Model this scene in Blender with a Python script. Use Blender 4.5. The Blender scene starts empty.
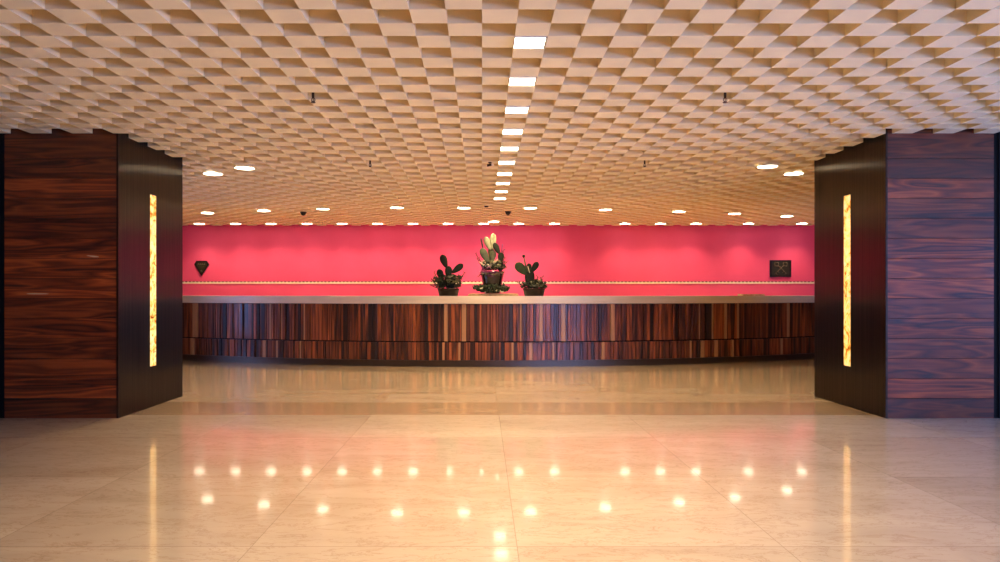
import bpy, bmesh, math, random
from mathutils import Vector, Matrix

# ------------------------------------------------------------------ camera, world, exposure
S = bpy.context.scene
C = S.collection
EYE = 1.3
camd = bpy.data.cameras.new('camera'); cam = bpy.data.objects.new('camera', camd); C.objects.link(cam)
cam.location = (0, 0, EYE); cam.rotation_euler = (math.pi/2, 0, 0)
camd.sensor_width = 36; camd.lens = 36*703/1000
camd.shift_x = 0.018; camd.shift_y = 0.012
camd.clip_end = 200
S.camera = cam

W = bpy.data.worlds.new('sky'); S.world = W; W.use_nodes = True
W.node_tree.nodes['Background'].inputs['Color'].default_value = (0.28, 0.42, 1.0, 1)
W.node_tree.nodes['Background'].inputs['Strength'].default_value = 22.0

S.view_settings.view_transform = 'Standard'; S.view_settings.look = 'None'
S.view_settings.gamma = 1; S.view_settings.use_curve_mapping = False
S.view_settings.exposure = 0.0
S.cycles.use_denoising = True
S.cycles.max_bounces = 8; S.cycles.diffuse_bounces = 5; S.cycles.glossy_bounces = 4
S.cycles.sample_clamp_indirect = 6
S.cycles.use_light_tree = True
S.cycles.caustics_reflective = False; S.cycles.caustics_refractive = False

WARM = (1.0, 0.70, 0.37)
P_SQUARE, P_ROUND, P_WALL = 130, 135, 72
LENS = 15.0

# ------------------------------------------------------------------ helpers
class MB:
    def __init__(s): s.v = []; s.f = []; s.smooth = []
    def add(s, vs, fs, smooth=False):
        n = len(s.v); s.v += [tuple(v) for v in vs]
        for f in fs: s.f.append(tuple(i+n for i in f)); s.smooth.append(smooth)
        return s
    def box(s, x0, x1, y0, y1, z0, z1, M=None):
        vs = [(x0,y0,z0),(x1,y0,z0),(x1,y1,z0),(x0,y1,z0),(x0,y0,z1),(x1,y0,z1),(x1,y1,z1),(x0,y1,z1)]
        if M: vs = [M @ Vector(v) for v in vs]
        return s.add(vs, [(0,3,2,1),(4,5,6,7),(0,1,5,4),(1,2,6,5),(2,3,7,6),(3,0,4,7)])
    def lathe(s, prof, c=(0,0,0), n=24, smooth=True):   # prof: (r, z) from bottom to top, closed with caps
        cx, cy, cz = c; vs = []; fs = []
        for r, z in prof:
            for a in range(n):
                t = 2*math.pi*a/n; vs.append((cx+r*math.cos(t), cy+r*math.sin(t), cz+z))
        for k in range(len(prof)-1):
            for a in range(n):
                b = (a+1) % n; fs.append((k*n+a, k*n+b, (k+1)*n+b, (k+1)*n+a))
        s.add(vs, fs, smooth)
        m = len(s.v)-len(vs)
        s.f.append(tuple(m+a for a in reversed(range(n)))); s.smooth.append(False)
        s.f.append(tuple(m+(len(prof)-1)*n+a for a in range(n))); s.smooth.append(False)
        return s
    def tube(s, pts, rad, n=6):
        pts = [Vector(p) for p in pts]
        if not hasattr(rad, '__len__'): rad = [rad]*len(pts)
        vs = []; fs = []
        for k, p in enumerate(pts):
            d = (pts[min(k+1, len(pts)-1)]-pts[max(k-1, 0)]).normalized()
            u = d.orthogonal().normalized() if abs(d.y) > .9 else d.cross(Vector((0,1,0))).normalized()
            w = d.cross(u)
            for a in range(n):
                t = 2*math.pi*a/n; vs.append(p+(u*math.cos(t)+w*math.sin(t))*rad[k])
        for k in range(len(pts)-1):
            for a in range(n):
                b = (a+1) % n; fs.append((k*n+a, k*n+b, (k+1)*n+b, (k+1)*n+a))
        fs.append(tuple(reversed(range(n)))); fs.append(tuple((len(pts)-1)*n+a for a in range(n)))
        return s.add(vs, fs, True)
    def pad(s, base, tip, width, thick, yaw=0.0, prof=None, n=12):   # a flattened pad or leaf from base to tip
        base, tip = Vector(base), Vector(tip); d = tip-base; L = d.length; d.normalize()
        face = Matrix.Rotation(yaw, 3, 'Z') @ Vector((0,-1,0))
        side = d.cross(face).normalized(); nrm = side.cross(d).normalized()
        prof = prof or [(0,.25),(.08,.45),(.22,.68),(.4,.88),(.58,1),(.74,.97),(.87,.78),(.95,.5),(1,.12)]
        vs = []; fs = []
        for t, wd in prof:
            for a in range(n):
                q = 2*math.pi*a/n
                vs.append(base+d*L*t+side*math.cos(q)*wd*width/2+nrm*math.sin(q)*thick/2*(0.4+0.6*wd))
        K = len(prof)
        for k in range(K-1):
            for a in range(n):
                b = (a+1) % n; fs.append((k*n+a, k*n+b, (k+1)*n+b, (k+1)*n+a))
        fs.append(tuple(reversed(range(n)))); fs.append(tuple((K-1)*n+a for a in range(n)))
        return s.add(vs, fs, True)
    def leaf(s, base, d, L, w, up=(0,0,1)):             # small fleshy leaf
        base, d = Vector(base), Vector(d).normalized(); side = d.cross(Vector(up))
        if side.length < .1: side = d.orthogonal()
        side.normalize(); nrm = side.cross(d)
        m = base+d*L*.55; e = base+d*L
        vs = [base, m+side*w/2, m+nrm*w*.34, m-side*w/2, m-nrm*w*.34, e]
        return s.add(vs, [(0,1,2),(0,2,3),(0,3,4),(0,4,1),(5,2,1),(5,3,2),(5,4,3),(5,1,4)], True)
    def prism(s, poly, y0, y1):                         # polygon in x,z (counter-clockwise seen from -y) extruded along y
        n = len(poly)
        vs = [(x,y0,z) for x,z in poly]+[(x,y1,z) for x,z in poly]
        fs = [tuple(range(n)), tuple(n+i for i in reversed(range(n)))]
        fs += [(i, n+i, n+(i+1)%n, (i+1)%n) for i in range(n)]
        return s.add(vs, fs)
    def obj(s, name, mat, parent=None, bevel=0, seg=2):
        me = bpy.data.meshes.new(name); me.from_pydata(s.v, [], s.f)
        me.polygons.foreach_set('use_smooth', s.smooth); me.materials.append(mat)
        bm = bmesh.new(); bm.from_mesh(me); bmesh.ops.recalc_face_normals(bm, faces=bm.faces); bm.to_mesh(me); bm.free()
        o = bpy.data.objects.new(name, me); C.objects.link(o)
        if parent: o.parent = parent
        if bevel:
            m = o.modifiers.new('bevel', 'BEVEL'); m.width = bevel; m.segments = seg; m.limit_method = 'ANGLE'
        return o

def tag(o, label, cat, group=None):
    o['label'] = label; o['category'] = cat
    if group: o['group'] = group
    return o
def thing(name, label, cat, loc=(0,0,0), group=None):
    o = bpy.data.objects.new(name, None); C.objects.link(o); o.location = loc; o.empty_display_size = .1
    return tag(o, label, cat, group)
def struct(o): o['kind'] = 'structure'; return o
def dup(root, loc, label):
    r = root.copy(); C.objects.link(r); r.location = loc; r['label'] = label
    for ch in list(root.children):
        c = ch.copy(); C.objects.link(c); c.parent = r
        for g in ch.children:
            d = g.copy(); C.objects.link(d); d.parent = c
    return r

# ------------------------------------------------------------------ materials
class NT:
    def __init__(s, name):
        s.m = bpy.data.materials.new(name); s.m.use_nodes = True; s.t = s.m.node_tree; s.n = s.t.nodes
        s.p = s.n['Principled BSDF']; s.out = s.n['Material Output']
    def new(s, typ, **kw):
        n = s.n.new(typ)
        for k, v in kw.items(): setattr(n, k, v)
        return n
    def link(s, a, b): s.t.links.new(a, b)
    def math(s, op, a, b=None, c=None):
        n = s.new('ShaderNodeMath', operation=op)
        for i, v in enumerate((a, b, c)):
            if v is None: continue
            if isinstance(v, (int, float)): n.inputs[i].default_value = v
            else: s.link(v, n.inputs[i])
        return n.outputs[0]
    def coords(s):
        return s.new('ShaderNodeTexCoord').outputs['Object']
    def sep(s, v):
        n = s.new('ShaderNodeSeparateXYZ'); s.link(v, n.inputs[0]); return n.outputs
    def comb(s, x, y, z):
        n = s.new('ShaderNodeCombineXYZ')
        for i, v in enumerate((x, y, z)):
            if isinstance(v, (int, float)): n.inputs[i].default_value = v
            else: s.link(v, n.inputs[i])
        return n.outputs[0]
    def noise(s, v, scale, detail=4, rough=.55, dist=0):
        n = s.new('ShaderNodeTexNoise'); s.link(v, n.inputs['Vector'])
        n.inputs['Scale'].default_value = scale; n.inputs['Detail'].default_value = detail
        n.inputs['Roughness'].default_value = rough; n.inputs['Distortion'].default_value = dist
        return n.outputs['Fac']
    def ramp(s, fac, stops, interp='LINEAR'):
        n = s.new('ShaderNodeValToRGB'); s.link(fac, n.inputs[0]); cr = n.color_ramp; cr.interpolation = interp
        while len(cr.elements) > 1: cr.elements.remove(cr.elements[-1])
        cr.elements[0].position = stops[0][0]; cr.elements[0].color = (*stops[0][1], 1)
        for p, c in stops[1:]:
            e = cr.elements.new(p); e.color = (*c, 1)
        return n.outputs[0]
    def mix(s, fac, a, b, mode='MIX'):
        n = s.new('ShaderNodeMix', data_type='RGBA', blend_type=mode)
        if isinstance(fac, (int, float)): n.inputs[0].default_value = fac
        else: s.link(fac, n.inputs[0])
        for i, v in ((6, a), (7, b)):
            if isinstance(v, tuple): n.inputs[i].default_value = (*v, 1)
            else: s.link(v, n.inputs[i])
        return n.outputs[2]
    def set(s, **kw):
        for k, v in kw.items():
            k = k.replace('_', ' ')
            if isinstance(v, tuple): v = (*v, 1)
            if isinstance(v, (int, float, tuple)): s.p.inputs[k].default_value = v
            else: s.link(v, s.p.inputs[k])
        return s
    def bump(s, h, strength=.2, dist=.01):
        n = s.new('ShaderNodeBump'); s.link(h, n.inputs['Height'])
        n.inputs['Strength'].default_value = strength; n.inputs['Distance'].default_value = dist
        s.link(n.outputs[0], s.p.inputs['Normal']); return s

def flat(name, col, rough=.5, metal=0., spec=.5, var=.12, scale=30):
    t = NT(name); f = t.noise(t.coords(), scale, 3)
    dk = tuple(c*(1-var) for c in col); lt = tuple(min(1, c*(1+var)) for c in col)
    t.set(Base_Color=t.ramp(f, [(.3, dk), (.7, lt)]), Roughness=rough, Metallic=metal)
    t.p.inputs['Specular IOR Level'].default_value = spec
    return t.m

def emit(name, col, strength):
    t = NT(name); t.set(Base_Color=(.8,.8,.8), Roughness=.4, Emission_Color=col, Emission_Strength=strength); return t.m

M = {}
M['recess'] = flat('ceiling_recess_bounce_tint', (.86,.70,.42), .75, spec=.25, var=.03, scale=4)  # yellower than the plaster: warm bounce light between recess sides put into the colour
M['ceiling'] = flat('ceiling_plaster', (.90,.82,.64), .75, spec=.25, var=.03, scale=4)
M['plaster'] = flat('wall_plaster', (.22,.13,.07), .8, spec=.2, var=.05, scale=6)
M['dark'] = flat('black_lacquer', (.006,.005,.005), .7, spec=.15)
M['bronze_dark'] = flat('dark_bronze_trim', (.05,.035,.028), .32, metal=.9)
M['black_plastic'] = flat('black_plastic', (.012,.010,.010), .3)
M['white_metal'] = flat('white_enamel', (.78,.72,.64), .4)
M['steel'] = flat('window_steel', (.18,.18,.19), .35, metal=.8)
M['lens'] = emit('lit_lens', (1, .86, .62), LENS)

t = NT('pink_wall_paint')
v = t.coords(); f = t.noise(v, 1.2, 4); g = t.noise(v, 60, 3)
t.set(Base_Color=t.ramp(f, [(.3,(.80,.085,.225)), (.7,(.86,.102,.26))]), Roughness=.55)
t.p.inputs['Specular IOR Level'].default_value = .3
t.bump(g, .25, .004); M['pink'] = t.m

# polished stone floor: 1.36 m slabs, a darker cross band between the pillars
t = NT('polished_marble_floor')
v = t.coords(); x, y, z = t.sep(v)
T = 1.362
tx = t.math('DIVIDE', t.math('SUBTRACT', x, .18), T); ty = t.math('DIVIDE', t.math('SUBTRACT', y, 3.605), T)
ix = t.math('FLOOR', tx); iy = t.math('FLOOR', ty)
def edge(q, wd):
    fr = t.math('FRACT', q); a = t.math('MINIMUM', fr, t.math('SUBTRACT', 1., fr)); return t.math('LESS_THAN', a, wd)
joint = t.math('MAXIMUM', edge(tx, .0016), edge(ty, .0022))
wn = t.new('ShaderNodeTexWhiteNoise', noise_dimensions='2D'); t.link(t.comb(ix, iy, 0.), wn.inputs['Vector'])
off = t.new('ShaderNodeVectorMath', operation='MULTIPLY_ADD')
t.link(wn.outputs['Color'], off.inputs[0]); off.inputs[1].default_value = (30,30,30); t.link(v, off.inputs[2])
mp = t.new('ShaderNodeMapping'); t.link(off.outputs[0], mp.inputs[0]); mp.inputs['Scale'].default_value = (.55, 1.6, 1); mp.inputs['Rotation'].default_value = (0,0,.18)
n1 = t.noise(mp.outputs[0], 1.1, 6, .6, 1.2); n2 = t.noise(mp.outputs[0], 5, 8, .7, .6)
base = t.ramp(n1, [(.25,(.56,.47,.37)), (.5,(.65,.56,.455)), (.75,(.72,.63,.52))])
vein = t.ramp(t.math('ABSOLUTE', t.math('SUBTRACT', n2, .5)), [(0,(.62,.50,.40)), (.018,(1,1,1))])
base = t.mix(.55, base, vein, 'MULTIPLY')
blot = t.ramp(t.noise(mp.outputs[0], 9, 8, .75, 2.), [(.60,(1,1,1)), (.74,(.66,.56,.47))])
base = t.mix(.6, base, blot, 'MULTIPLY')
tone = t.ramp(wn.outputs['Value'], [(0,(.90,.89,.88)), (1,(1.0,1.0,1.0))])
base = t.mix(1., base, tone, 'MULTIPLY')
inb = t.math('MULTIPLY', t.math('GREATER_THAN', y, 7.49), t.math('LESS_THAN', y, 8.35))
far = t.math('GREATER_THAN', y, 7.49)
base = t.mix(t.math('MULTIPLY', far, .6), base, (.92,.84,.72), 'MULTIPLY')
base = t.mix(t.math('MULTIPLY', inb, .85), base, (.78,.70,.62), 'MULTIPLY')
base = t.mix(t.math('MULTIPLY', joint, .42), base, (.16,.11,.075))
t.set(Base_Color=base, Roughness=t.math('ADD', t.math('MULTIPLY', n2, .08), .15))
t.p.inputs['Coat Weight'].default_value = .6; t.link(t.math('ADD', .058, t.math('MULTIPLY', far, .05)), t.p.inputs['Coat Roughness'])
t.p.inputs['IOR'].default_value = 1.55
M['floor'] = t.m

def wood(name, horizontal, dark, mid, light, sap, rough, sapw=.68, coat=0., bands=9.):
    t = NT(name); v = t.coords(); x, y, z = t.sep(v)
    r = t.new('ShaderNodeNewGeometry').outputs['Random Per Island']
    r40 = t.math('MULTIPLY', r, 47.)
    if horizontal: p = t.comb(t.math('ADD', t.math('MULTIPLY', x, .7), r40), t.math('MULTIPLY', y, .7), t.math('ADD', t.math('MULTIPLY', z, 7.5), r40))
    else: p = t.comb(t.math('ADD', t.math('MULTIPLY', x, 5.), r40), t.math('MULTIPLY', y, 5.), t.math('ADD', t.math('MULTIPLY', z, .5), r40))
    n1 = t.noise(p, 1.0, 2, .45, .35)
    rings = t.math('FRACT', t.math('MULTIPLY', n1, bands)); rings = t.math('ABSOLUTE', t.math('SUBTRACT', t.math('MULTIPLY', rings, 2.), 1.))
    p2 = t.comb(t.math('MULTIPLY', x, 3. if horizontal else 160.), y, t.math('MULTIPLY', z, 160. if horizontal else 3.))
    fib = t.noise(p2, 1.0, 3)
    fac = t.math('ADD', t.math('MULTIPLY', rings, .42), t.math('ADD', t.math('MULTIPLY', fib, .34), t.math('SUBTRACT', t.math('MULTIPLY', n1, .9), .34)))
    col = t.ramp(fac, [(.15, dark), (.5, mid), (.85, light)])
    rt = t.math('FRACT', t.math('MULTIPLY', r, 13.7))
    col = t.mix(1., col, t.ramp(rt, [(0,(.42,.38,.38)), (.45,(.85,.82,.80)), (.85,(1.3,1.25,1.2)), (1,(1.9,2.,1.9))]), 'MULTIPLY')
    if not horizontal:
        r3 = t.math('FRACT', t.math('MULTIPLY', r, 91.3))
        col = t.mix(t.math('MULTIPLY', t.math('GREATER_THAN', r3, .955), .7), col, (.50,.27,.13))
        col = t.mix(t.math('LESS_THAN', r3, .10), col, (.020,.005,.002))
    if sap:
        sf = t.math('GREATER_THAN', n1, sapw)
        col = t.mix(sf, col, sap)
    t.set(Base_Color=col, Roughness=rough)
    t.p.inputs['Coat Weight'].default_value = coat; t.p.inputs['Coat Roughness'].default_value = .16
    t.bump(fib, .12, .002)
    return t.m
M['rosewood'] = wood('rosewood_boards', True, (.026,.0032,.0008), (.17,.027,.0035), (.36,.075,.011), (.62,.42,.22), .38, .735, .8, 7.)
M['slats'] = wood('rosewood_slats', False, (.020,.0045,.0018), (.14,.032,.008), (.36,.10,.028), None, .42, coat=.22, bands=4.)

# brushed bronze, vertical brushing
t = NT('brushed_bronze'); v = t.coords(); x, y, z = t.sep(v)
br = t.noise(t.comb(t.math('MULTIPLY', x, 90.), t.math('MULTIPLY', y, 90.), t.math('MULTIPLY', z, .8)), 1., 3)
t.set(Base_Color=t.ramp(br, [(.3,(.034,.026,.018)), (.7,(.075,.056,.038))]), Metallic=1., Roughness=.30, Anisotropic=.95)
tg = t.new('ShaderNodeTangent', direction_type='RADIAL', axis='Z')
t.link(tg.outputs[0], t.p.inputs['Tangent'])
M['bronze'] = t.m

# backlit onyx
t = NT('backlit_onyx'); v = t.coords()
n1 = t.noise(v, 7, 5, .65, 1.5); n2 = t.noise(v, 2.2, 3)
c = t.ramp(n1, [(.34,(.22,.05,.0)), (.39,(.75,.28,.02)), (.45,(.95,.56,.12)), (.56,(1.,.76,.30)), (.8,(1,.86,.50))])
crack = t.ramp(t.math('ABSOLUTE', t.math('SUBTRACT', t.noise(v, 4.5, 4, .6, 2.), .5)), [(0,(.12,.02,0)), (.012,(1,1,1))])
msk = t.ramp(n2, [(.45,(0,0,0)), (.55,(1,1,1))])
c = t.mix(msk, c, t.mix(1., c, crack, 'MULTIPLY'))
t.set(Base_Color=c, Roughness=.25, Emission_Color=c, Emission_Strength=1.0); M['onyx'] = t.m

# travertine counter slab
t = NT('pale_stone_slab'); v = t.coords(); x, y, z = t.sep(v)
f = t.noise(t.comb(t.math('MULTIPLY', x, .8), t.math('MULTIPLY', y, .8), t.math('MULTIPLY', z, 6.)), 3., 5)
t.set(Base_Color=t.ramp(f, [(.3,(.62,.53,.43)), (.7,(.72,.63,.52))]), Roughness=.3); M['slab'] = t.m
M['plinth'] = flat('bronze_plinth', (.09,.065,.05), .34, metal=.85)
M['brass'] = flat('pale_strip', (.95,.80,.62), .35, metal=0., var=.1, scale=9)

# ------------------------------------------------------------------ setting
XL, XR, YB, YW = -9.0, 9.4, -6.0, 17.29
ZC, CELL, K0 = 2.955, .2125, 4.102
DEP = .17
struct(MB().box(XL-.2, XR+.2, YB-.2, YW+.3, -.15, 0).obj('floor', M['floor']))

PIL = ((-5.45, -3.77), (4.185, 5.85))           # x extents of the two pillars
PY0, PY1 = K0+15*CELL, 8.85
cb = MB(); cb.box(XL-.2, XR+.2, YB-.2, YW+.3, ZC+DEP, ZC+DEP+.15)
i0 = math.ceil(XL/CELL); i1 = int(XR/CELL); k0 = math.ceil((YB-K0)/CELL)
for k in range(k0, 62):
    y0 = K0+k*CELL; y1 = y0+CELL
    for i in range(i0, i1):
        if (i+k) % 2: continue
        xa, xb = i*CELL, (i+1)*CELL
        if y0 >= PY0-.01 and y0 < PY1:
            for a, b in PIL:
                if y1 > PY1 and a < (xa+xb)/2 < b: y0 = PY1; continue
                if xa < a < xb: xb = a
                elif xa < b < xb: xa = b
                elif a <= xa and xb <= b: xa = xb = 0
            if xb-xa < .004: continue
        z0, z1 = ZC, ZC+DEP
        cb.add([(xa,y0,z0),(xb,y0,z0),(xb,y1,z0),(xa,y1,z0),(xa,y0,z1),(xb,y0,z1),(xb,y1,z1),(xa,y1,z1)],
               [(0,3,2,1),(0,1,5,4),(1,2,6,5),(2,3,7,6),(3,0,4,7)])
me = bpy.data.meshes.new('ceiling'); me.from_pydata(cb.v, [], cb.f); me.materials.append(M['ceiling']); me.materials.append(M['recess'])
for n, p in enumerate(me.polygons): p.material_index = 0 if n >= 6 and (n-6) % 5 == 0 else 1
ceil = bpy.data.objects.new('ceiling', me); C.objects.link(ceil); struct(ceil)

ZT = ZC+DEP
struct(MB().box(XL-.2, XR+.2, YW, YW+.25, 0, ZT).obj('wall_back', M['pink']))
# right wall with three tall windows beside and behind the camera
wins = [(-5.4,-2.8), (-2.4,.2), (.6,3.2), (3.6,6.0)]; rwins = [(4.2,6.6), (6.9,9.1)]; lwins = [(9.6,10.3)]; WZ0, WZ1 = .25, 2.75
wb = MB(); yy = YB
for a, b in wins:
    wb.box(XR, XR+.2, yy, a, 0, ZT); wb.box(XR, XR+.2, a, b, 0, WZ0); wb.box(XR, XR+.2, a, b, WZ1, ZT); yy = b
wb.box(XR, XR+.2, yy, YW, 0, ZT)
struct(wb.obj('wall_right', M['plaster']))
g = NT('window_glass'); tr = g.new('ShaderNodeBsdfTransparent'); gl = g.new('ShaderNodeBsdfGlossy'); gl.inputs['Roughness'].default_value = .02
fr = g.new('ShaderNodeFresnel'); fr.inputs[0].default_value = 1.45; mx = g.new('ShaderNodeMixShader')
tr.inputs[0].default_value = (.93,.96,.97,1)
g.link(fr.outputs[0], mx.inputs[0]); g.link(tr.outputs[0], mx.inputs[1]); g.link(gl.outputs[0], mx.inputs[2]); g.link(mx.outputs[0], g.out.inputs[0])
for n, (a, b) in enumerate(wins):
    fm = MB()
    for q0, q1, r0, r1 in ((a,a+.06,WZ0,WZ1),(b-.06,b,WZ0,WZ1),(a,b,WZ0,WZ0+.06),(a,b,WZ1-.06,WZ1),((a+b)/2-.03,(a+b)/2+.03,WZ0,WZ1)):
        fm.box(XR+.06, XR+.13, q0, q1, r0, r1)
    fo = struct(fm.obj('window_%d' % (n+1), M['steel']))
    MB().box(XR+.09, XR+.10, a+.05, b-.05, WZ0+.05, WZ1-.05).obj('window_glass', g.m, fo)
    pd = bpy.data.lights.new('window_portal', 'AREA'); pd.shape = 'RECTANGLE'; pd.size = b-a; pd.size_y = WZ1-WZ0
    pd.cycles.is_portal = True
    po = bpy.data.objects.new('window_portal', pd); C.objects.link(po)
    po.location = (XR+.16, (a+b)/2, (WZ0+WZ1)/2); po.rotation_euler = (math.pi/2, 0, math.pi/2)
    po.parent = fo
lb = MB(); yy = YB
for a, b in lwins:
    lb.box(XL-.2, XL, yy, a, 0, ZT); lb.box(XL-.2, XL, a, b, 0, WZ0); lb.box(XL-.2, XL, a, b, WZ1, ZT); yy = b
    fm = MB()
    for q0, q1, r0, r1 in ((a,a+.06,WZ0,WZ1),(b-.06,b,WZ0,WZ1),(a,b,WZ0,WZ0+.06),(a,b,WZ1-.06,WZ1)):
        fm.box(XL-.13, XL-.06, q0, q1, r0, r1)
    fo = struct(fm.obj('window_7', M['steel']))
    MB().box(XL-.10, XL-.09, a+.05, b-.05, WZ0+.05, WZ1-.05).obj('window_glass', g.m, fo)
lb.box(XL-.2, XL, yy, YW, 0, ZT)
struct(lb.obj('wall_left', M['plaster']))
rb = MB(); xx = XL-.2
for n, (a, b) in enumerate(rwins):
    rb.box(xx, a, YB-.2, YB, 0, ZT); rb.box(a, b, YB-.2, YB, 0, WZ0); rb.box(a, b, YB-.2, YB, WZ1, ZT); xx = b
    fm = MB()
    for q0, q1, r0, r1 in ((a,a+.06,WZ0,WZ1),(b-.06,b,WZ0,WZ1),(a,b,WZ0,WZ0+.06),(a,b,WZ1-.06,WZ1),((a+b)/2-.03,(a+b)/2+.03,WZ0,WZ1)):
        fm.box(q0, q1, YB-.13, YB-.06, r0, r1)
    fo = struct(fm.obj('window_%d' % (n+5), M['steel']))
    MB().box(a+.05, b-.05, YB-.10, YB-.09, WZ0+.05, WZ1-.05).obj('window_glass', g.m, fo)
    pd = bpy.data.lights.new('window_portal', 'AREA'); pd.shape = 'RECTANGLE'; pd.size = b-a; pd.size_y = WZ1-WZ0
    pd.cycles.is_portal = True
    po = bpy.data.objects.new('window_portal', pd); C.objects.link(po)
    po.location = ((a+b)/2, YB-.16, (WZ0+WZ1)/2); po.rotation_euler = (math.pi/2, 0, 0); po.parent = fo
rb.box(xx, XR+.2, YB-.2, YB, 0, ZT)
struct(rb.obj('wall_rear', M['plaster']))

# moulding strip across the pink wall: pale bar with a fine notched bead on top
sb = MB(); sz = 1.553
sb.box(XL, XR, YW-.014, YW, sz-.026, sz+.026)
tb = MB()
q = XL
while q < XR-.05:
    tb.box(q, q+.045, YW-.018, YW, sz+.014, sz+.034); q += .09
strip = struct(sb.obj('trim_1', M['brass']))
struct(tb.obj('trim_2', M['bronze_dark']))

# ------------------------------------------------------------------ pillars
def pillar(xa, xb, inner, label, ws):
    root = thing('pillar', label, 'pillar', ((xa+xb)/2, (PY0+PY1)/2, 0))
    cx, cy = (xa+xb)/2, (PY0+PY1)/2
    def P(mb, name, mat, bevel=0):
        o = mb.obj(name, mat, root, bevel); o.location = (-cx, -cy, 0); return o
    e = .012
    P(MB().box(xa+e, xb-e, PY0+.02, PY1-e, 0, ZT), 'core', M['dark'])
    sgn = 1 if inner == xb else -1
    # front wood boards between bronze corner trims
    w0, w1 = (ws[0], ws[1])
    bm_ = MB(); z = 0; h = .2075
    for n in range(14):
        z1 = (n+1)*h if n < 13 else ZT
        bm_.box(w0, w1, PY0+.004, PY0+.024, z+.002, z1-.002); z = z1
    P(bm_, 'wood_cladding', M['rosewood'], .0015)
    tr_ = [(min(inner, inner-sgn*.022), max(inner, inner-sgn*.022))]
    P(MB().box(*tr_[0], PY0-.002, PY0+.03, 0, ZT), 'corner_trim', M['bronze_dark'], .002)
    ox = w0 if sgn > 0 else w1
    P(MB().box(min(ox, ox-sgn*.05), max(ox, ox-sgn*.05), PY0+.012, PY0+.03, 0, ZT), 'edge_reveal', M['dark'])
    o2 = ox-sgn*.05; oo = xa if sgn > 0 else xb
    P(MB().box(min(o2, oo), max(o2, oo), PY0, PY0+.03, 0, ZT), 'bronze_panel', M['dark'], .002)
    # inner side: brushed bronze sheets around the onyx slot
    xi0, xi1 = (inner-.014, inner) if sgn > 0 else (inner, inner+.014)
    s0, s1, sz0, sz1 = 7.985, 8.125, .465, 2.42
    sd = MB()
    sd.box(xi0, xi1, PY0+.03, s0, 0, ZT); sd.box(xi0, xi1, s1, PY1, 0, ZT)
    sd.box(xi0, xi1, s0, s1, 0, sz0); sd.box(xi0, xi1, s0, s1, sz1, ZT)
    P(sd, 'bronze_side_panel', M['bronze'])
    xo0, xo1 = (inner-.012, inner+.004) if sgn > 0 else (inner-.004, inner+.012)
    P(MB().box(xo0, xo1, s0+.001, s1-.001, sz0+.001, sz1-.001), 'light_strip', M['onyx'])['label'] = 'glowing yellow onyx strip light'
    return root
pillar(PIL[0][0], PIL[0][1], PIL[0][1], 'left pillar clad in red-brown rosewood boards with bronze side and glowing onyx strip', (-4.955, -3.792))
pillar(PIL[1][0], PIL[1][1], PIL[1][0], 'right pillar clad in purplish rosewood boards with bronze side and glowing onyx strip', (4.207, 5.31))

# ------------------------------------------------------------------ reception counter
CX, CR, CY = .1, 14.3, 12.35+14.3
def arc(a, off=0.):      # a = arc length from the middle, off = outward distance towards the camera
    th = a/CR; r = CR+off
    return Vector((CX+r*math.sin(th), CY-r*math.cos(th), 0))
def arc_block(mb, a0, a1, o0, o1, z0, z1, n=1):
    vs = []
    for k in range(n+1):
        a = a0+(a1-a0)*k/n; p, q = arc(a, o1), arc(a, o0)
        vs += [(p.x,p.y,z0),(p.x,p.y,z1),(q.x,q.y,z1),(q.x,q.y,z0)]
    fs = []
    for k in range(n):
        b = 4*k
        for e_ in range(4): fs.append((b+e_, b+(e_+1)%4, b+4+(e_+1)%4, b+4+e_))
    fs += [(3,2,1,0), (4*n,4*n+1,4*n+2,4*n+3)]
    return mb.add(vs, fs)
AH = 8.0
rc = thing('reception_counter', 'long curved reception counter with vertical rosewood slats and pale stone top', 'reception counter', (CX, 12.6, 0))
def CP(mb, name, mat, bevel=0):
    o = mb.obj(name, mat, rc, bevel); o.location = (-CX, -12.6, 0); return o
CP(arc_block(MB(), -AH, AH, -.35, -.035, 0.02, 1.112, 80), 'carcass', M['dark'])
CP(arc_block(MB(), -AH, AH, -.30, -.015, 0, .112, 80), 'plinth', M['plinth'])
random.seed(5)
def slats(z0, z1, name):
    mb = MB(); a = -AH
    while a < AH:
        w = random.choice((.035,.04,.045,.05,.06,.07,.085)); d = random.uniform(-.024, .016)
        arc_block(mb, a+.0035, a+w-.0035, -.036, d, z0, z1); a += w
    return CP(mb, name, M['slats'], .002)
slats(.116, .428, 'lower_slat_panel'); slats(.450, 1.106, 'upper_slat_panel')
CP(arc_block(MB(), -AH, AH, -.62, .035, 1.112, 1.246, 80), 'countertop', M['slab'], .004)
TOP = 1.246

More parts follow.
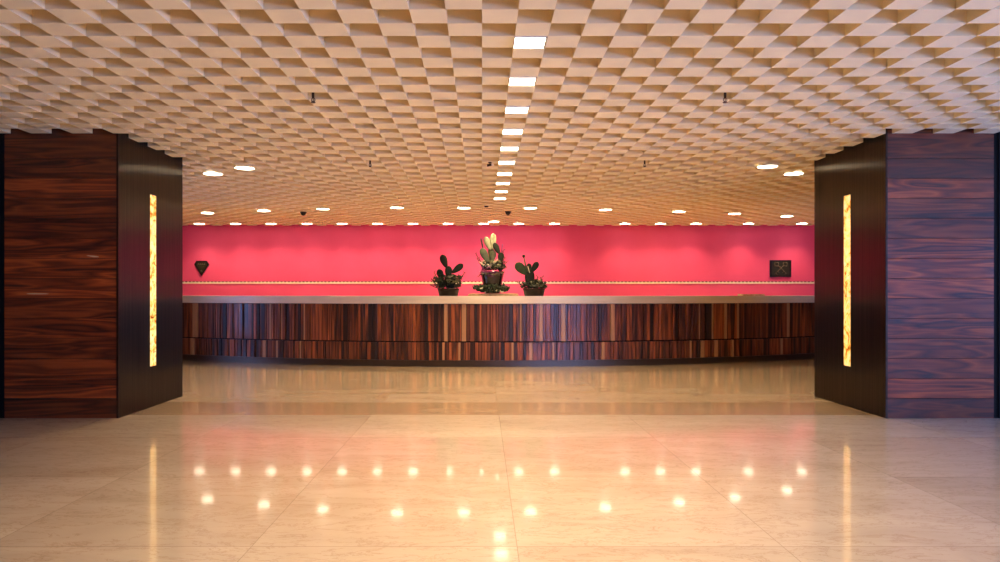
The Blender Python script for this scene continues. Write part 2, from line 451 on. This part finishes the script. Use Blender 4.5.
# ------------------------------------------------------------------ ceiling lights
def spot(parent, power, ang, z=-.03, blend=.5, rad=.06):
    l = bpy.data.lights.new('lamp_glow', 'SPOT'); l.energy = power; l.color = WARM; l.spot_size = math.radians(ang)
    l.spot_blend = blend; l.shadow_soft_size = rad
    o = bpy.data.objects.new('lamp_glow', l); C.objects.link(o); o.parent = parent; o.location = (0,0,z)
    return o
ORD = ['nearest','second nearest','third nearest','fourth nearest','fifth nearest','sixth nearest','seventh nearest','eighth nearest','ninth nearest','farthest']
sq = None
for n in range(-3, 10):
    k = 2+4*n
    if n >= 0: lab = 'square flush ceiling light in the centre row, %s to the viewer' % ORD[n]
    else: lab = 'added unseen square ceiling light overhead, %s before the first one in view' % ['', 'one', 'two', 'three'][-n]  # out-of-view lamps added to light the near end of the ceiling
    loc = (1.5*CELL-.006, K0+(k+.5)*CELL, ZC)
    if sq is None:
        sq = thing('square_ceiling_light', lab, 'ceiling light', loc, 'square ceiling lights in the centre row')
        h = CELL/2-.002
        fm = MB()
        for x0,x1,y0,y1 in ((-h,h,-h,-h+.006),(-h,h,h-.006,h),(-h,-h+.006,-h+.006,h-.006),(h-.006,h,-h+.006,h-.006)): fm.box(x0,x1,y0,y1,-.010,0)
        fm.obj('frame', M['white_metal'], sq)
        MB().box(-h, h, -h, h, .0005, DEP-.002).obj('housing', M['white_metal'], sq)
        MB().box(-h+.006, h-.006, -h+.006, h-.006, -.007, 0).obj('lens', M['lens'], sq)
        spot(sq, P_SQUARE, 130, rad=.09)
    else: dup(sq, loc, lab)

def disc_light(name):
    r = thing(name, '', 'ceiling light')
    MB().lathe([(.120,0),(.137,-.002),(.137,-.010),(.126,-.012),(.122,-.006)][::-1], n=32).obj('ring', M['white_metal'], r)
    MB().lathe([(.121,-.011),(.121,0)], n=32).obj('lens', M['lens'], r)
    MB().lathe([(.118,.0005),(.118,DEP-.002)], n=32).obj('housing', M['white_metal'], r)
    return r
proto = disc_light('round_ceiling_light'); spot(proto, P_ROUND, 120)
used = [False]
def place(X, Y, label, group):
    if not used[0]: o = proto; o.location = (X, Y, ZC); o['label'] = label; used[0] = True
    else: o = dup(proto, (X, Y, ZC), label)
    o['group'] = group
for X, Y, lab in ((-3.72, 9.72, 'round ceiling light just behind the left pillar, nearer the pillar of the pair'),
                  (-3.13, 9.27, 'round ceiling light right of the left pillar, farther from the pillar of the pair'),
                  (3.72, 9.16, 'round ceiling light left of the right pillar, farther from the pillar of the pair'),
                  (4.31, 9.72, 'round ceiling light just behind the right pillar, nearer the pillar of the pair')):
    place(X, Y, lab, 'round ceiling lights beside the pillars')
arcl = [(207.5,212.7),(263.8,210.5),(323,208.6),(397,207.3),(463.8,207.6),(530.5,207.8),(605.5,209.4),(679,211.4),(734.6,213.3),(787,216)]
names = ['leftmost','second from left','third from left','fourth from left','fifth from left','sixth from left','seventh from left','third from right','second from right','rightmost']
for n, (px, py) in enumerate(arcl):
    Y = 703*1.655/(293-py)
    place((px-482)*Y/703, Y, 'round ceiling light in the curved row over the counter, %s' % names[n], 'round ceiling lights in the curved row over the counter')
place(.27, 16.25, 'small round ceiling light just in front of the wall row, above the tall centre plant', 'round ceiling lights beside the pink wall')
# row washing the pink wall
wp = disc_light('wall_washer_light')
wp['category'] = 'ceiling light'; wp['group'] = 'round ceiling lights along the pink wall'
spot(wp, P_WALL, 112, blend=.8, rad=.05)
wx = [199.4,235.7,271,307,342,377.5,413,448,483.7,518.7,554.5,625,660.5,696,748.5,801.7]
wn_ = ['leftmost','second from left','third from left','fourth from left','fifth from left','sixth from left','seventh from left','eighth from left','ninth from left, above the tall plant','tenth from left','eleventh from left, left of the wide gap','first right of the wide gap','second right of the wide gap','third right of the wide gap','second from right','rightmost']
for n, px in enumerate(wx):
    loc = ((px-482)*16.72/703, 16.72, ZC); lab = 'round ceiling light along the pink wall, '+wn_[n]
    if n == 0: wp.location = loc; wp['label'] = lab
    else: dup(wp, loc, lab)

# ------------------------------------------------------------------ small ceiling devices
def recess(X, Y):
    i = math.floor(X/CELL); k = math.floor((Y-K0)/CELL); return (i+k) % 2 == 1
def sprinkler(X, Y, lab):
    r = thing('fire_sprinkler', lab, 'sprinkler', (X, Y, ZC), 'fire sprinklers in the coffered ceiling')
    top = DEP if recess(X, Y) else 0
    MB().lathe([(.026,top-.006),(.026,top)], n=16).obj('escutcheon', M['bronze_dark'], r)
    MB().lathe([(.011,-.03),(.011,top)], n=12).obj('stem', M['bronze_dark'], r)
    fr_ = MB(); fr_.tube([(-.011,0,-.03),(-.016,0,-.045),(-.004,0,-.062)], .0035); fr_.tube([(.011,0,-.03),(.016,0,-.045),(.004,0,-.062)], .0035)
    fr_.lathe([(.004,-.062),(.004,-.03)], n=8)
    fr_.obj('frame', M['bronze_dark'], r)
    MB().lathe([(.020,-.066),(.020,-.062)], n=14).obj('deflector', M['bronze_dark'], r)
sprinkler(-1.41, 5.87, 'dark fire sprinkler in the ceiling, near left of the centre lights')
sprinkler(2.03, 5.87, 'dark fire sprinkler in the ceiling, near right of the centre lights')
sprinkler(-1.41, 8.86, 'dark fire sprinkler in the ceiling, far left of the centre lights')
sprinkler(2.05, 8.86, 'dark fire sprinkler in the ceiling, far right of the centre lights')
for X, Y, lab in ((.53, 14.28, 'black dome camera on the ceiling near the centre light row'), (-3.65, 14.36, 'black dome camera on the ceiling left of the centre')):
    r = thing('dome_camera', lab, 'security camera', (X, Y, ZC), 'dome cameras on the ceiling')
    MB().lathe([(.062,-.018),(.066,-.012),(.066,0)], n=24).obj('base', M['black_plastic'], r)
    MB().lathe([(.004,-.078),(.022,-.073),(.040,-.058),(.052,-.036),(.055,-.018)], n=24).obj('dome', M['black_plastic'], r)
r = thing('smoke_detector', 'small grey smoke detector on the ceiling behind the centre lights', 'smoke detector', (.085, 13.3, ZC))
MB().lathe([(.045,-.012),(.055,-.008),(.055,0)], n=20).obj('base', M['white_metal'], r)
MB().lathe([(.030,-.036),(.040,-.026),(.040,-.012)], n=20).obj('cover', M['bronze_dark'], r)
r = thing('spotlight', 'small dark adjustable spotlight on the ceiling just left of the centre lights', 'spotlight', (.10, 8.9, ZC))
tp = DEP if recess(.10, 8.9) else 0
MB().lathe([(.022,-.012),(.022,tp)], n=16).obj('base', M['bronze_dark'], r)
MB().tube([(0,0,-.012),(0,0,-.035)], .006).obj('bracket', M['bronze_dark'], r)
MB().tube([(-.035,0,-.040),(.02,-.005,-.033)], [.017,.014], 12).obj('lamp_head', M['bronze_dark'], r)
MB().tube([(.02,-.005,-.033),(.045,-.008,-.030)], [.014,.017], 12).obj('lamp_hood', M['white_metal'], r)

# ------------------------------------------------------------------ signs on the pink wall
def wallpt(px, py, Y=YW): return ((px-482)*Y/703, EYE+(293-py)*Y/703)
M['sign_edge'] = flat('dark_bronze_plate', (.008,.003,.002), .35)
M['sign_face'] = flat('olive_patina_plate', (.022,.020,.010), .45)
M['sign_mark'] = flat('pewter_relief', (.20,.17,.11), .45, metal=.2)
M['key_mark'] = flat('dull_brass_relief', (.12,.09,.05), .45, metal=.2)
def text(s, x, z, size, y, mat, parent, name):
    cu = bpy.data.curves.new(name, 'FONT'); cu.body = s; cu.size = size; cu.align_x = 'CENTER'; cu.align_y = 'CENTER'; cu.extrude = .002
    cu.materials.append(mat)
    t_ = bpy.data.objects.new(name, cu); C.objects.link(t_); bpy.context.view_layer.update()
    me = bpy.data.meshes.new_from_object(t_.evaluated_get(bpy.context.evaluated_depsgraph_get())); bpy.data.objects.remove(t_)
    o = bpy.data.objects.new(name, me); C.objects.link(o); o.location = (x, y, z); o.rotation_euler = (math.pi/2,0,0); o.parent = parent
    return o
X, Z = wallpt(201.9, 268.4)
r = thing('award_plaque', 'dark diamond-shaped plaque on the pink wall at the left', 'plaque', (X, YW, Z))
def dia(s): return [(-.125*s,.185*s),(-.18*s,.10*s),(0,-.19*s),(.18*s,.10*s),(.125*s,.185*s)]
MB().prism(dia(1), -.030, 0).obj('plate', M['sign_edge'], r, .003)
MB().prism([(a, b+.008) for a, b in dia(.76)], -.034, -.028).obj('inlay', M['sign_face'], r)
text('AAAA', 0, .098, .075, -.034, M['sign_mark'], r, 'lettering')
mk = MB(); mk.box(-.075,.075,-.038,-.033,.035,.045); mk.box(-.055,.055,-.038,-.033,.005,.013)
mk.obj('relief_lines', M['key_mark'], r)
MB().prism([(-.026,-.075),(0,-.032),(.026,-.075)][::-1], -.039, -.033).obj('emblem', M['sign_mark'], r)
X, Z = wallpt(780.2, 268.6)
r = thing('crossed_keys_plaque', 'dark square plaque with crossed keys on the pink wall at the right', 'plaque', (X, YW, Z))
MB().box(-.262,.262,-.03,0,-.208,.208).obj('plate', M['sign_edge'], r, .004)
MB().box(-.205,.205,-.034,-.028,-.165,.17).obj('inlay', M['sign_face'], r)
for s in (-1, 1):
    k_ = MB()
    k_.tube([(s*.135,-.040,-.125),(-s*.075,-.040,.085)], .011, 8)                  # shank, crossing the other
    bx_, bz_ = -s*.105, .105                                                        # square bow
    q4 = [(bx_-.047,bz_-.043),(bx_+.047,bz_-.043),(bx_+.047,bz_+.043),(bx_-.047,bz_+.043),(bx_-.047,bz_-.043)]
    for a, b in zip(q4, q4[1:]): k_.tube([(a[0],-.040,a[1]),(b[0],-.040,b[1])], .010, 8)
    for t0_ in (.10, .045):                                                          # bits at the lower end
        px_, pz_ = s*(.135-t0_*.9+.03), -.125+t0_*.9-.03
        k_.tube([(px_,-.040,pz_),(px_-s*.034,-.040,pz_-.034)], .008, 8)
    k_.obj('key', M['key_mark'], r)

# ------------------------------------------------------------------ plants and trays on the counter
PYD = 12.62                                     # depth of the arrangements on the countertop
SC = PYD/703
def pp(px, py, dy=0.): return Vector(((px-482)*SC, PYD+dy, EYE+(293-py)*SC))
M['pad_dark'] = flat('dark_cactus_skin', (.010,.014,.006), .6, spec=.25, var=.35, scale=18)
M['pad_olive'] = flat('olive_cactus_skin', (.06,.07,.03), .5, var=.3, scale=18)
M['pad_green'] = flat('green_cactus_skin', (.018,.038,.010), .6, spec=.3, var=.3, scale=18)
M['pad_pale'] = flat('pale_cactus_skin', (.34,.34,.20), .5, var=.25, scale=18)
M['leaf_dark'] = flat('dark_succulent_leaf', (.016,.025,.010), .6, spec=.3, var=.5, scale=25)
M['leaf_mid'] = flat('sage_succulent_leaf', (.13,.14,.07), .5, var=.5, scale=25)
M['leaf_pale'] = flat('cream_leaf', (.62,.55,.36), .5, var=.3, scale=25)
M['petal'] = flat('purple_petal', (.30,.06,.22), .6, var=.4, scale=30)
M['soil'] = flat('dark_potting_soil', (.03,.02,.013), .9, var=.5, scale=60)
M['pot_brown'] = flat('dark_brown_ceramic', (.010,.004,.003), .5, spec=.25, var=.3)
M['log'] = flat('tan_wood_board', (.42,.28,.14), .6, var=.35, scale=14)
t = NT('purple_glazed_ceramic'); v = t.coords()
z_ = t.sep(v)[2]
c = t.ramp(t.math('ADD', t.noise(v, 5, 3, .6, .8), t.math('MULTIPLY', t.math('SUBTRACT', z_, .36), .8)), [(.44,(.010,.007,.007)), (.56,(.05,.005,.04)), (.72,(.13,.008,.09))])
t.set(Base_Color=c, Roughness=.12); t.p.inputs['Coat Weight'].default_value = .6; M['pot_purple'] = t.m

def clump(name, mat, root, inv, centre, spread, count, L, w, seed, lift=.5):
    """small fleshy rosettes gathered around a centre point"""
    random.seed(seed); mb = MB(); cx, cy, cz = centre
    for _ in range(count):
        b = Vector((cx+random.uniform(-1,1)*spread[0], cy+random.uniform(-1,1)*spread[1], cz+random.uniform(-1,1)*spread[2]))
        nl = random.randint(5, 8); ph = random.random()*6
        for q in range(nl):
            a = ph+2*math.pi*q/nl
            d = Vector((math.cos(a), math.sin(a), random.uniform(-.2, .4+2*lift)))
            mb.leaf(b, d, L*random.uniform(.7,1.2), w)
    o = mb.obj(name, mat, root); o.location = inv; return o
def sprigs(name, mat, root, inv, lines, leafL=.03, seed=1, leafmat=None):
    random.seed(seed)
    for a, b in lines:
        mb = MB(); a, b = Vector(a), Vector(b); mid = (a+b)/2+Vector((random.uniform(-.01,.01), random.uniform(-.02,.02), 0))
        mb.tube([a, mid, b], [.008,.007,.005], 5)
        n = max(3, int((b-a).length/.022))
        for q in range(n):
            p = a.lerp(b, (q+.7)/n); an = random.random()*6.28
            mb.leaf(p, (math.cos(an), math.sin(an), .5), leafL*random.uniform(.9,1.5), leafL*.8)
        o = mb.obj('sprig', mat, root); o.location = inv

def planter(px0, px1, lab, name):
    c = pp((px0+px1)/2, 296); c.z = TOP
    r = thing(name, lab, 'potted plant', c, None)
    inv = tuple(-c); R = (px1-px0)/2*SC; h = .135
    MB().lathe([(R*.86,0),(R*.90,.01),(R*1.0,h-.03),(R*1.04,h-.028),(R*1.04,h),(R*.95,h),(R*.93,h-.02)], n=36).obj('pot', M['pot_brown'], r)
    MB().lathe([(R*.90,h-.02),(R*.88,h-.006),(R*.4,h+.006)], n=24).obj('soil', M['soil'], r)
    return r, inv
def pads(r, inv, lst):
    for a, b, w, mat, yaw, dy in lst:
        o = MB().pad(pp(*a, dy), pp(*b, dy), w*SC, .026, yaw).obj('cactus_pad', M[mat], r); o.location = inv

# left planter
r, inv = planter(438, 459, 'low dark pot of prickly pear and succulents, left of the tall centre plant', 'cactus_planter')
pads(r, inv, [((448.6,289),(447.6,277),8,'pad_dark',.1,0), ((448.5,279),(448.6,266),7.2,'pad_dark',.1,0),
    ((446.5,267.5),(441.8,254.8),7.4,'pad_dark',-.1,-.01), ((452,273),(463,264.2),6.6,'pad_dark',.2,.0),
    ((443,289),(441,278),6.5,'pad_dark',.2,.03), ((442.5,280),(438.5,269.2),7,'pad_dark',-.2,.03),
    ((452,289),(453.5,280),6,'pad_dark',.3,-.04), ((453,283),(453.5,274),6.6,'pad_dark',.3,-.04)])
cc = pp(448, 282)
clump('succulents', M['leaf_dark'], r, inv, (cc.x, cc.y, cc.z), (.23,.10,.11), 75, .062, .034, 3)
clump('pale_succulents', M['leaf_mid'], r, inv, (cc.x+.08, cc.y-.10, cc.z+.03), (.12,.04,.06), 14, .045, .026, 4)
sprigs('sprigs', M['leaf_dark'], r, inv, [(pp(441,289),pp(431,279)),(pp(441,288),pp(434,272)),(pp(440,289),pp(430,285)),(pp(456,289),pp(464.5,272)),(pp(457,289),pp(462.5,282)),(pp(443,289,-.05),pp(436,276,-.05)),(pp(455,288),pp(459.5,277))], .035, 5)

# right planter
r, inv = planter(523.3, 544.7, 'low dark pot of cactus with upright stalks, right of the tall centre plant', 'cactus_planter')
pads(r, inv, [((530,290),(529.5,268.5),10,'pad_dark',.1,0), ((526.8,274.5),(515.8,263.2),9.4,'pad_green',-.15,-.01),
    ((531.8,272),(537.8,262),6.4,'pad_dark',.2,0), ((530,271.5),(528.8,263.2),5,'pad_dark',0,.02),
    ((534.5,290),(536,279),6.5,'pad_dark',.3,-.03)])
o = MB().tube([pp(527.6,272), pp(525.5,265), pp(523.9,257.2)], [.018,.014,.013], 8).obj('stalk', M['pad_olive'], r); o.location = inv
o = MB().pad(pp(524,258), pp(523.6,254.6), 3.2*SC, .05).obj('flower_bud', M['pad_dark'], r); o.location = inv
o = MB().tube([pp(529.6,273,-.02), pp(527.6,266,-.02)], [.008,.006], 8).obj('stalk', M['leaf_pale'], r); o.location = inv
cc = pp(534, 285.5)
clump('succulents', M['leaf_dark'], r, inv, (cc.x, cc.y, cc.z), (.20,.10,.055), 40, .055, .030, 13)
clump('pale_succulents', M['leaf_mid'], r, inv, (cc.x+.06, cc.y-.08, cc.z+.02), (.13,.05,.055), 14, .048, .026, 14)
sprigs('sprigs', M['leaf_dark'], r, inv, [(pp(527,289),pp(517,282)),(pp(527,288),pp(519.5,284.5)),(pp(539,289),pp(546,282.5)),(pp(538,289),pp(542.5,276.5)),(pp(537,289),pp(537.5,276)),(pp(541,289),pp(545,286))], .038, 15)

# centre arrangement: board, tall glazed pot, foliage ring at its foot
c = pp(492.5, 296); c.z = TOP
tray = MB()
tray.prism([(-.44,0),(-.43,.035),(-.38,.046),(-.1,.049),(.15,.049),(.40,.047),(.45,.04),(.46,0)][::-1], -.15, .2)
o = tray.obj('display_board', M['log'], None, .006); o.location = c
tag(o, 'tan rough wooden board under the tall centre plant on the counter', 'board')
BZ = TOP+.050
c = Vector((pp(492.3,0).x, PYD, BZ))
r = thing('tall_potted_cactus', 'tall glossy purple pot with pale and dark cactus pads, centre of the counter', 'potted plant', c); inv = tuple(-c)
H = .392; R = 11.9*SC
MB().lathe([(R*.60,0),(R*.64,.012),(R*.80,H*.4),(R*.95,H*.8),(R*.98,H-.03),(R*1.05,H-.025),(R*1.05,H),(R*.95,H),(R*.93,H-.03)], n=40).obj('pot', M['pot_purple'], r)
MB().lathe([(R*.92,H-.03),(R*.88,H-.012),(R*.3,H+.01)], n=28).obj('soil', M['soil'], r)
pads(r, inv, [((490.5,250),(485.2,236.8),6.4,'pad_pale',-.1,0), ((492.8,249),(493.2,233.4),6.6,'pad_pale',.15,-.01),
    ((491,259),(491.2,247),6,'pad_olive',0,.02),((489,270),(490.5,256),8,'pad_olive',.0,.03),
    ((488.5,262.5),(481.3,248.5),7.6,'pad_olive',.1,-.03), ((492.2,262),(494,250.5),6,'pad_olive',.1,-.02),
    ((499.4,254),(494,243),5.8,'pad_dark',.1,-.04), ((500.5,263.5),(501.2,252.4),6.6,'pad_dark',.2,-.04), ((500,272),(500.5,261),7,'pad_dark',.2,-.04)])
o = MB().pad(pp(483.5,251), pp(481,238), 2.2*SC, .02, 1.0).obj('cactus_pad', M['pad_dark'], r); o.location = inv
o = MB().tube([pp(501.5,254), pp(502,248), pp(502.4,244)], [.007,.006,.008], 8).obj('stalk', M['petal'], r); o.location = inv
bl = MB()
for a, b in (((490,268),(498,259)),((489,267),(495,261)),((492,269),(484,262)),((488,268),(479,262)),((494,268),(499,264))):
    bl.pad(pp(*a,-.10), pp(*b,-.15), 2*SC, .012, .2, prof=[(0,.5),(.3,1),(.6,.9),(.85,.5),(1,.05)])
o = bl.obj('pale_leaves', M['leaf_pale'], r); o.location = inv
cc = pp(492.5, 268)
clump('succulents', M['leaf_mid'], r, inv, (cc.x-.02, cc.y-.08, cc.z+.06), (.15,.08,.06), 22, .05, .028, 23)
clump('dark_succulents', M['leaf_dark'], r, inv, (cc.x+.03, cc.y-.06, cc.z+.03), (.20,.10,.07), 56, .055, .03, 24)
clump('flowers', M['petal'], r, inv, (cc.x-.13, cc.y-.12, cc.z-.04), (.07,.04,.045), 14, .035, .022, 25)
clump('cream_flowers', M['leaf_pale'], r, inv, (cc.x-.18, cc.y-.04, cc.z+.09), (.05,.04,.035), 7, .03, .02, 26)
sprigs('sprigs', M['leaf_dark'], r, inv, [(pp(485,270),pp(475.5,253)),(pp(484,270),pp(477,258)),(pp(484,271),pp(478,277)),(pp(500,270),pp(507.5,261)),(pp(500,270),pp(505,257)),(pp(499,270),pp(506,268)),(pp(498,270),pp(503.5,250))], .03, 27)
for nm, mat, cnt, sd, L, w in (('foot_foliage','leaf_dark',52,31,.10,.05),('foot_pale_leaves','leaf_pale',12,32,.06,.03),('foot_green_leaves','pad_green',22,33,.09,.045)):
    random.seed(sd); mb = MB()
    for q in range(cnt):
        a = math.pi*(1+ (q+.5)/cnt)+random.uniform(-.2,.2)       # front half ring plus the sides
        rr = random.uniform(.13,.24)
        b = Vector((pp(491.3,0).x+rr*math.cos(a)*1.3, PYD+rr*math.sin(a)*1.0, BZ+.004+random.uniform(0,.09)))
        for _ in range(4):
            an = random.random()*6.28
            mb.leaf(b, (math.cos(an), math.sin(an), random.uniform(.3,2.2)), L*random.uniform(.7,1.2), w)
    o = mb.obj(nm, M[mat], r); o.location = inv

# low wooden tray at the right end of the counter
a_ = CR*math.asin((5.32-CX)/CR); p = arc(a_, -.30)
tr_ = thing('desk_tray', 'low tan tray on the stone counter, towards its right end', 'tray', (p.x, p.y, TOP))
MB().box(-.21,.21,-.14,.14,0,.022).obj('base', M['log'], tr_, .003)
rim = MB(); rim.box(-.21,.21,-.14,-.125,.022,.034); rim.box(-.21,.21,.125,.14,.022,.034); rim.box(-.21,-.195,-.125,.125,.022,.034); rim.box(.195,.21,-.125,.125,.022,.034)
rim.obj('rim', M['log'], tr_, .003)
